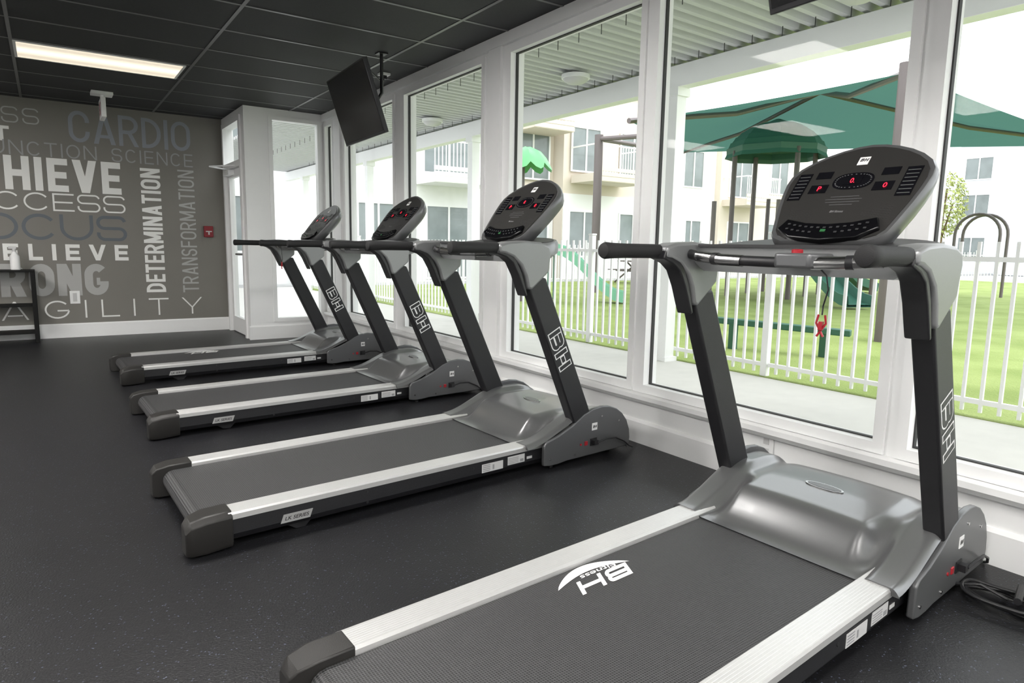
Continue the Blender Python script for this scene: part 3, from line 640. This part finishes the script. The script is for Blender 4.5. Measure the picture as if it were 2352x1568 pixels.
# patio cover
pc=thing('patio_cover','white corrugated metal patio roof on white posts','patio roof')
g=MB(); prof=[]; y=-4.; PP=.145
while y<18.3:
    prof+=[(y,2.962),(y+.05,2.962),(y+.066,3.018),(y+.129,3.018)]; y+=PP
n=len(prof); vs=[(3.0,a,b_+.06) for a,b_ in prof]+[(5.75,a,b_) for a,b_ in prof]
g.add(vs,[(i,i+1,n+i+1,n+i) for i in range(n-1)]); g.obj('roof_deck',M_corr,pc,smooth=False)
g=MB(); y=-3.97
while y<16:
    for x in (3.9,5.1): g.tube([(x,y+.005,2.90),(x,y+.005,2.99)],.0035,5,caps=False)
    y+=PP*2
q=g.obj('screw_tips',M_gasket,pc,smooth=False); q['kind']='stuff'
MB().box(5.25,5.40,-4,18.3,2.74,2.95).obj('beam',M_white,pc,bevel=.004)
for y in (.95,4.89,8.83,12.8,16.8): MB().box(5.26,5.39,y-.065,y+.065,-.015,2.74).box(5.235,5.415,y-.09,y+.09,2.66,2.74).box(5.235,5.415,y-.09,y+.09,-.015,.03).obj('column',M_white,pc)
for y in (2.75,5.8,9.05):
    o=thing('patio_light','round white dome light under the corrugated roof','outdoor light',(4.75,y,2.95))
    MB().tube([(0,0,.01),(0,0,-.03)],[.15,.15],28).obj('light_base',M_white,o)
    MB().tube([(0,0,-.03),(0,0,-.05),(0,0,-.075),(0,0,-.09)],[.135,.125,.085,.02],28).obj('light_dome',M_label,o)
# shade canopy
cn=thing('shade_canopy','large green fabric shade canopy over the playground','shade canopy')
P=[Vector((9,4.5,3.38)),Vector((8.7,9.1,3.4)),Vector((16.6,14.9,4.15)),Vector((22.7,6.2,4.0))]; A=Vector((15.0,9.4,4.85))
g=MB(); n=12
for k in range(4):
    a,b_=P[k],P[(k+1)%4]
    rows=[]
    for i in range(n+1):
        t=i/n; row=[]
        for j in range(n+1):
            s=j/n; e=a.lerp(b_,s); cen=(P[0]+P[1]+P[2]+P[3])/4
            e=e.lerp(Vector((cen.x,cen.y,e.z)),.03*math.sin(math.pi*s)); q=e.lerp(A,t); q.z-=.08*math.sin(math.pi*t); row.append(q)
        rows.append(row)
    vs=[q for r in rows for q in r]; g.add(vs,[(i*(n+1)+j,i*(n+1)+j+1,(i+1)*(n+1)+j+1,(i+1)*(n+1)+j) for i in range(n) for j in range(n)])
g.obj('canopy_fabric',M_can,cn,ang=.5)
for p in P[:1]+P[3:]: MB().tube([(p.x,p.y,-.01),(p.x,p.y,p.z+.12)],.085,14).obj('steel_post',M_purple,cn)
MB().tube([(11.8,13.4,-.01),(11.8,13.4,4.0)],.11,14).obj('steel_post',M_purple,cn)
MB().tube([(11.8,13.4,3.9),P[2]],.06,8).obj('arm',M_purple,cn)
MB().tube([(11.8,13.4,3.9),(11.9,11.1,3.75)],.06,8).obj('arm',M_purple,cn)
for p in P: MB().tube([p,p.lerp(A,.5)-Vector((0,0,.2)),A-Vector((0,0,.05))],.05,8).obj('canopy_rafter',M_purple,cn)
# play tower
pt=thing('play_tower','playground tower with green faceted roof, brown posts and slides','playground equipment',(15.2,10.6,-.005),rz=.3)
for x in (-.75,.75):
    for y in (-.75,.75): MB().tube([(x,y,0),(x,y,3.6)],.06,10).obj('post',M_purple,pt)
for x,y,h_ in [(-1.9,-.75,2.3),(-1.9,.75,2.3),(2.0,-.75,2.6),(2.0,.75,2.6),(-.2,-2.2,2.2),(1.2,-2.2,2.2)]: MB().tube([(x,y,0),(x,y,h_)],.055,10).obj('post',M_purple,pt)
g=MB(); N_=8
rings=[(1.16,3.45),(1.12,3.55)]
for i in range(1,8):
    t=i/8; r=1.08*(1-t**1.5)+.06; z=3.55+.78*math.sin(t*math.pi/2); rings+=[(r+.035,z-.012),(r,z)]
rings.append((.05,4.40))
vs=[];fs=[]
for r,z in rings:
    for k in range(N_):
        a=2*math.pi*(k+.5)/N_; vs.append((r*1.05*math.cos(a),r*1.05*math.sin(a),z))
for i in range(len(rings)-1):
    for k in range(N_): fs.append((i*N_+k,i*N_+(k+1)%N_,(i+1)*N_+(k+1)%N_,(i+1)*N_+k))
fs.append([(len(rings)-1)*N_+k for k in range(N_)]); g.add(vs,fs); g.obj('tower_roof',M_pgreen,pt,smooth=False)
MB().box(-.8,.8,-.8,.8,1.15,1.22).box(-1.95,-.8,-.8,.8,.85,.9).box(.8,2.05,-.8,.8,1.15,1.2).obj('platform',M_purple,pt)
dx=1.0
MB().prismy([(a+dx,b_+.15) for a,b_ in [(-1.95,1.3),(-1.75,1.3),(-1.7,2.0),(-1.55,2.2),(-1.2,2.2),(-1.05,2.0),(-1.0,1.3),(-.8,1.3),(-.8,2.25),(-1.0,2.5),(-1.75,2.5),(-1.95,2.25)]],-.86,-.8).obj('panel_arch',M_tan,pt)
MB().box(.8,2.0,-.85,-.8,1.3,1.95).box(.3,.7,-.85,-.8,1.3,1.9).obj('guard_panel',M_pgreen,pt)
def slide(pts,w,name,par,m):
    g=MB(); vs=[]
    for x,y,z,nx_,ny_ in pts:
        for a,hgt in ((-w,.18),(-w*.9,.0),(w*.9,.0),(w,.18)): vs.append((x+nx_*a,y+ny_*a,z+hgt))
        for a,hgt in ((w*1.1,.18),(w,-.05),(-w,-.05),(-w*1.1,.18)): vs.append((x+nx_*a,y+ny_*a,z+hgt))
    fs=[]
    for i in range(len(pts)-1):
        for j in range(8): fs.append((i*8+j,i*8+(j+1)%8,(i+1)*8+(j+1)%8,(i+1)*8+j))
    g.add(vs,fs); return g.obj(name,m,par)
slide([(2.0+ .25*i,-.3-.12*i,1.2-1.1*sm(i/10)+.04*math.sin(i*1.6),.3,.95) for i in range(11)],.3,'slide',pt,M_pgreen)
slide([(-1.2-.15*i,-.9-.2*i,1.2-1.1*sm(i/9),.8,-.6) for i in range(10)],.3,'slide',pt,M_pgreen)
g=MB(); 
for s in (0,.45): g.tube([(-.9+s,-2.0,0.01),(-.9+s,-1.9,1.5),(-.9+s,-1.4,2.0),(-.9+s,-.9,1.9)],.025,8)
for k in range(6): g.tube([(-.9,-1.99,.25+.22*k),(-.45,-1.99,.25+.22*k)],.02,6)
g.obj('ladder',mat('yellow_steel',(.75,.5,.12),.4),pt)
pu=thing('play_palm_tree','playground pole topped with bright green leaf canopy','playground equipment',(8.3,11.8,-.01))
MB().tube([(0,0,0),(0,0,2.95)],.055,10).obj('post',M_purple,pu)
g=MB()
n=40; rr=[(.0,3.2),(.2,3.18),(.38,3.08),(.50,2.93),(.56,2.78)]
vs=[];fs=[]
for i,(r,z) in enumerate(rr):
    for k in range(n):
        a=2*math.pi*k/n; sc_=abs(math.sin(5*a)); vs.append((r*(1+.04*sc_*i)*math.cos(a),r*(1+.04*sc_*i)*math.sin(a),z-.035*i*sc_+.02*i))
for i in range(len(rr)-1):
    for k in range(n): fs.append((i*n+k,i*n+(k+1)%n,(i+1)*n+(k+1)%n,(i+1)*n+k))
g.add(vs,fs); g.obj('leaf_canopy',M_lgreen,pu,ang=.5)
ps=thing('toddler_slide','small green plastic playground slide on turf','slide',(9.2,11.6,-.005))
slide([(-.1+.12*i,-.14*i,1.05-.98*sm(i/8),.7,.7) for i in range(9)],.24,'slide_chute',ps,mat('pale_green_plastic',(.22,.5,.36),.4))
MB().tube([(-.3,0,0.01),(-.2,.1,1.1)],.03,8).tube([(.1,.3,0.01),(.05,.25,1.1)],.03,8).box(-.3,.1,-.0,.4,1.0,1.05).obj('slide_support',M_pgreen,ps)
bb=thing('balance_beam','dark green low balance beam on the turf','balance beam',(0,0,-.008))
g=MB(); g.hexa([(6.55,5.25,.29),(6.67,5.30,.29),(7.22,3.93,.25),(7.10,3.88,.25)],[(6.55,5.25,.36),(6.67,5.30,.36),(7.22,3.93,.32),(7.10,3.88,.32)]); g.obj('beam',M_bench,bb,bevel=.01)
MB().box(6.61,6.68,5.0,5.08,0,.30).obj('leg',M_bench,bb); MB().box(7.02,7.09,4.1,4.18,0,.27).obj('leg',M_bench,bb)
pk=thing('picnic_table','dark metal picnic table on the turf','picnic table',(16.5,16.2,-.005))
MB().box(-.9,.9,-.4,.4,.72,.76).obj('table_top',M_purple,pk); MB().box(-.9,.9,-.85,-.6,.43,.46).obj('bench_seat',M_purple,pk); MB().box(-.9,.9,.6,.85,.43,.46).obj('bench_seat',M_purple,pk)
for x in (-.6,.6):
    g=MB()
    for s in (1,-1): g.tube([(x,s*.8,0.025),(x,-s*.3,.74)],.03,6)
    g.tube([(x,-.75,.42),(x,.75,.42)],.03,6)
    g.obj('leg',M_purple,pk)
ca_=thing('climbing_arch','dark tubular climbing arches on the turf','playground equipment',(21,8.2,-.01))
for k in range(2):
    pts=[(0.0+.5*k,-.55*math.cos(math.pi*i/14),1.7+.55*math.sin(math.pi*i/14)) for i in range(15)]
    pts=[(pts[0][0],pts[0][1],0)]+pts+[(pts[-1][0],pts[-1][1],0)]
    MB().tube(pts,.04,10).obj('arch_tube',M_purple,ca_)
# buildings
def bwin(par,x,z,w,h,y):
    g=MB(); fr=.06
    g.framey(y-.05,y,x-w/2-fr,x+w/2+fr,z-fr,z+h+fr,fr); g.box(x-.03,x+.03,y-.05,y,z,z+h)
    g.box(x-w/2,x+w/2,y-.015,y,z,z+h,1); 
    return g.obj('window',[M_bwhite,M_bglass],par,smooth=False)
def balcony(par,x0,x1,z,y,m,depth=1.3):
    g=MB(); g.box(x0,x1,y-depth,y,z-.28,z)
    for k in range(3): g.box(x0-.015,x1+.015,y-depth-.015,y-depth+.02,z-.28+.02+.17*k,z-.28+.15+.17*k)
    g.obj('balcony',m,par,smooth=False)
    g=MB(); g.box(x0,x1,y-depth,y-depth+.04,z+.95,z+1.0); g.box(x0,x0+.04,y-depth+.04,y,z+.95,z+1.0); g.box(x1-.04,x1,y-depth+.04,y,z+.95,z+1.0)
    x=x0
    while x<x1: g.box(x,x+.025,y-depth+.005,y-depth+.03,z,z+.95); x+=.13
    g.obj('balcony_railing',M_bwhite,par,smooth=False)
b1=thing('apartment_building','white stucco apartment building with a balcony and windows','building')
MB().box(-6,13.55,20,30,-.1,9.6).box(5.9,7.3,19.55,20,-.1,9.6).obj('building_wall',M_bwhite,b1,smooth=False)
for x,z,w,h in [(11.1,.1,1.6,2.3),(11.1,3.5,1.8,2.1),(8.6,.9,1.3,1.5),(8.6,3.9,1.3,1.5),(4.3,.9,1.2,1.5),(4.3,3.9,1.2,1.5),(11.1,6.6,1.8,2.),(8.6,6.9,1.3,1.5)]: bwin(b1,x,z,w,h,20)
balcony(b1,9.9,12.3,3.35,20,M_bwhite); balcony(b1,9.9,12.3,6.4,20,M_bwhite)
b2=thing('apartment_building','beige stucco apartment building with lap-sided balconies','building')
MB().box(13.6,22.25,20.2,30,-.1,9.9).box(15.6,19.9,19.6,20.2,-.1,9.9).obj('building_wall',M_bbeige,b2,smooth=False)
MB().box(13.62,15.58,20.12,20.22,-.1,3.2).box(15.62,22.2,19.55,19.62,-.1,3.1).obj('ground_floor_wall',M_bwhite,b2,smooth=False)
for x,z,w,h in [(16.6,3.95,1.3,1.5),(19.0,3.95,1.3,1.5),(16.6,.85,1.4,1.6),(19.1,.85,1.4,1.6),(16.6,6.9,1.3,1.5),(19.0,6.9,1.3,1.5)]: bwin(b2,x,z,w,h,19.55)
for x,z,w,h in [(14.6,3.6,1.4,2.0),(21.2,3.9,1.1,1.5),(21.2,.9,1.1,1.5),(14.6,.2,1.4,2.2),(14.6,6.6,1.4,2.)]: bwin(b2,x,z,w,h,20.12)
balcony(b2,15.9,18.4,3.75,19.5,M_bbeige); balcony(b2,13.7,15.4,5.4,20.1,M_bbeige)
b3=thing('apartment_building','white and beige apartment building with small balconies','building')
MB().box(22.3,25.2,20.6,30,-.1,7.2).obj('building_wall',M_bwhite,b3,smooth=False)
MB().box(25.2,32,20.3,30,-.1,7.2).obj('building_wall',M_bbeige,b3,smooth=False)
for x,z,w,h in [(23.7,3.9,1.2,1.5),(23.7,.9,1.2,1.5)]: bwin(b3,x,z,w,h,20.6)
for x,z,w,h in [(26.6,3.6,1.5,2.0),(29.5,3.9,1.3,1.5),(26.6,.4,1.5,2.0),(29.5,.9,1.3,1.5)]: bwin(b3,x,z,w,h,20.3)
balcony(b3,25.4,27.8,3.4,20.3,M_bbeige)
b4=thing('apartment_building','distant white and blue-grey apartment building','building',(50,4,0),rz=math.radians(-90))
MB().box(-30,10,0,10,-.1,7.6).obj('building_wall',M_bwhite,b4,smooth=False)
MB().box(-17,-12,-.8,0,-.1,8.0).box(-26,-22,-.8,0,-.1,8.).obj('bay_wall',M_bgrey,b4,smooth=False)
for x in range(-28,9,4):
    for z in (.9,3.6,5.9): bwin(b4,x+.5,z,1.5,1.3,-.0 if not(-17<x+.5<-12 or -26<x+.5<-22) else -.8)
tr=thing('tree','small leafy tree with yellow green leaves beyond the turf','tree',(27,11.7,-.1))
MB().tube([(0,0,0.1),(.05,0,1.2),(.0,.05,2.2),(.1,0,3.6)],[.10,.08,.06,.03],8).tube([(0,0,1.6),(.4,.3,2.8)],[.04,.02],6).tube([(0,0,1.8),(-.3,-.4,3.0)],[.04,.02],6).obj('trunk',M_trunk,tr)
g=MB()
for k in range(1500):
    a=random.uniform(0,6.283); zz=random.uniform(-1,1); r=random.uniform(.4,1)**.5; q=math.sqrt(1-zz*zz)
    p=Vector((r*.75*q*math.cos(a),r*.75*q*math.sin(a),3.0+r*1.2*zz)); 
    u=Vector((random.gauss(0,1),random.gauss(0,1),random.gauss(0,1))).normalized(); w=u.orthogonal().normalized(); s=.07
    g.add([p-u*s,p+w*s*.5,p+u*s,p-w*s*.5],[(0,1,2,3)])
q=g.obj('foliage',mat('tree_leaves',(.33,.37,.11),.7,noise=.4,nscale=3),tr,smooth=False); q['kind']='stuff'
# ------------------------------------------------------------ light
w=bpy.data.worlds.new('World'); sc.world=w; w.use_nodes=True; N=w.node_tree.nodes; L=w.node_tree.links
bg=N['Background']; bg.inputs['Color'].default_value=(.94,.97,1.,1); bg.inputs['Strength'].default_value=2.2
sd=bpy.data.lights.new('sun','SUN'); sd.energy=.8; sd.angle=.6; so=bpy.data.objects.new('sun',sd); COL.objects.link(so); so.rotation_euler=(math.radians(35),math.radians(25),0)
sc.view_settings.view_transform='Standard'; sc.view_settings.look='None'; sc.view_settings.exposure=.52
# ------------------------------------------------------------ camera
th,p,ro=[math.radians(a) for a in (34.518,8.036,.999)]
R=Vector((math.cos(th),-math.sin(th),0)); Fw=Vector((math.sin(th)*math.cos(p),math.cos(th)*math.cos(p),-math.sin(p))); U=R.cross(Fw)
cr=R*math.cos(ro)+U*math.sin(ro); cu=U*math.cos(ro)-R*math.sin(ro)
cam=bpy.data.cameras.new('camera'); cam.sensor_fit='HORIZONTAL'; cam.sensor_width=36; cam.lens=36*1546.2/2352; cam.clip_end=300
co=bpy.data.objects.new('camera',cam); COL.objects.link(co)
M=Matrix(((cr.x,cu.x,-Fw.x,0),(cr.y,cu.y,-Fw.y,0),(cr.z,cu.z,-Fw.z,1.15),(0,0,0,1))); co.matrix_world=M
sc.camera=co
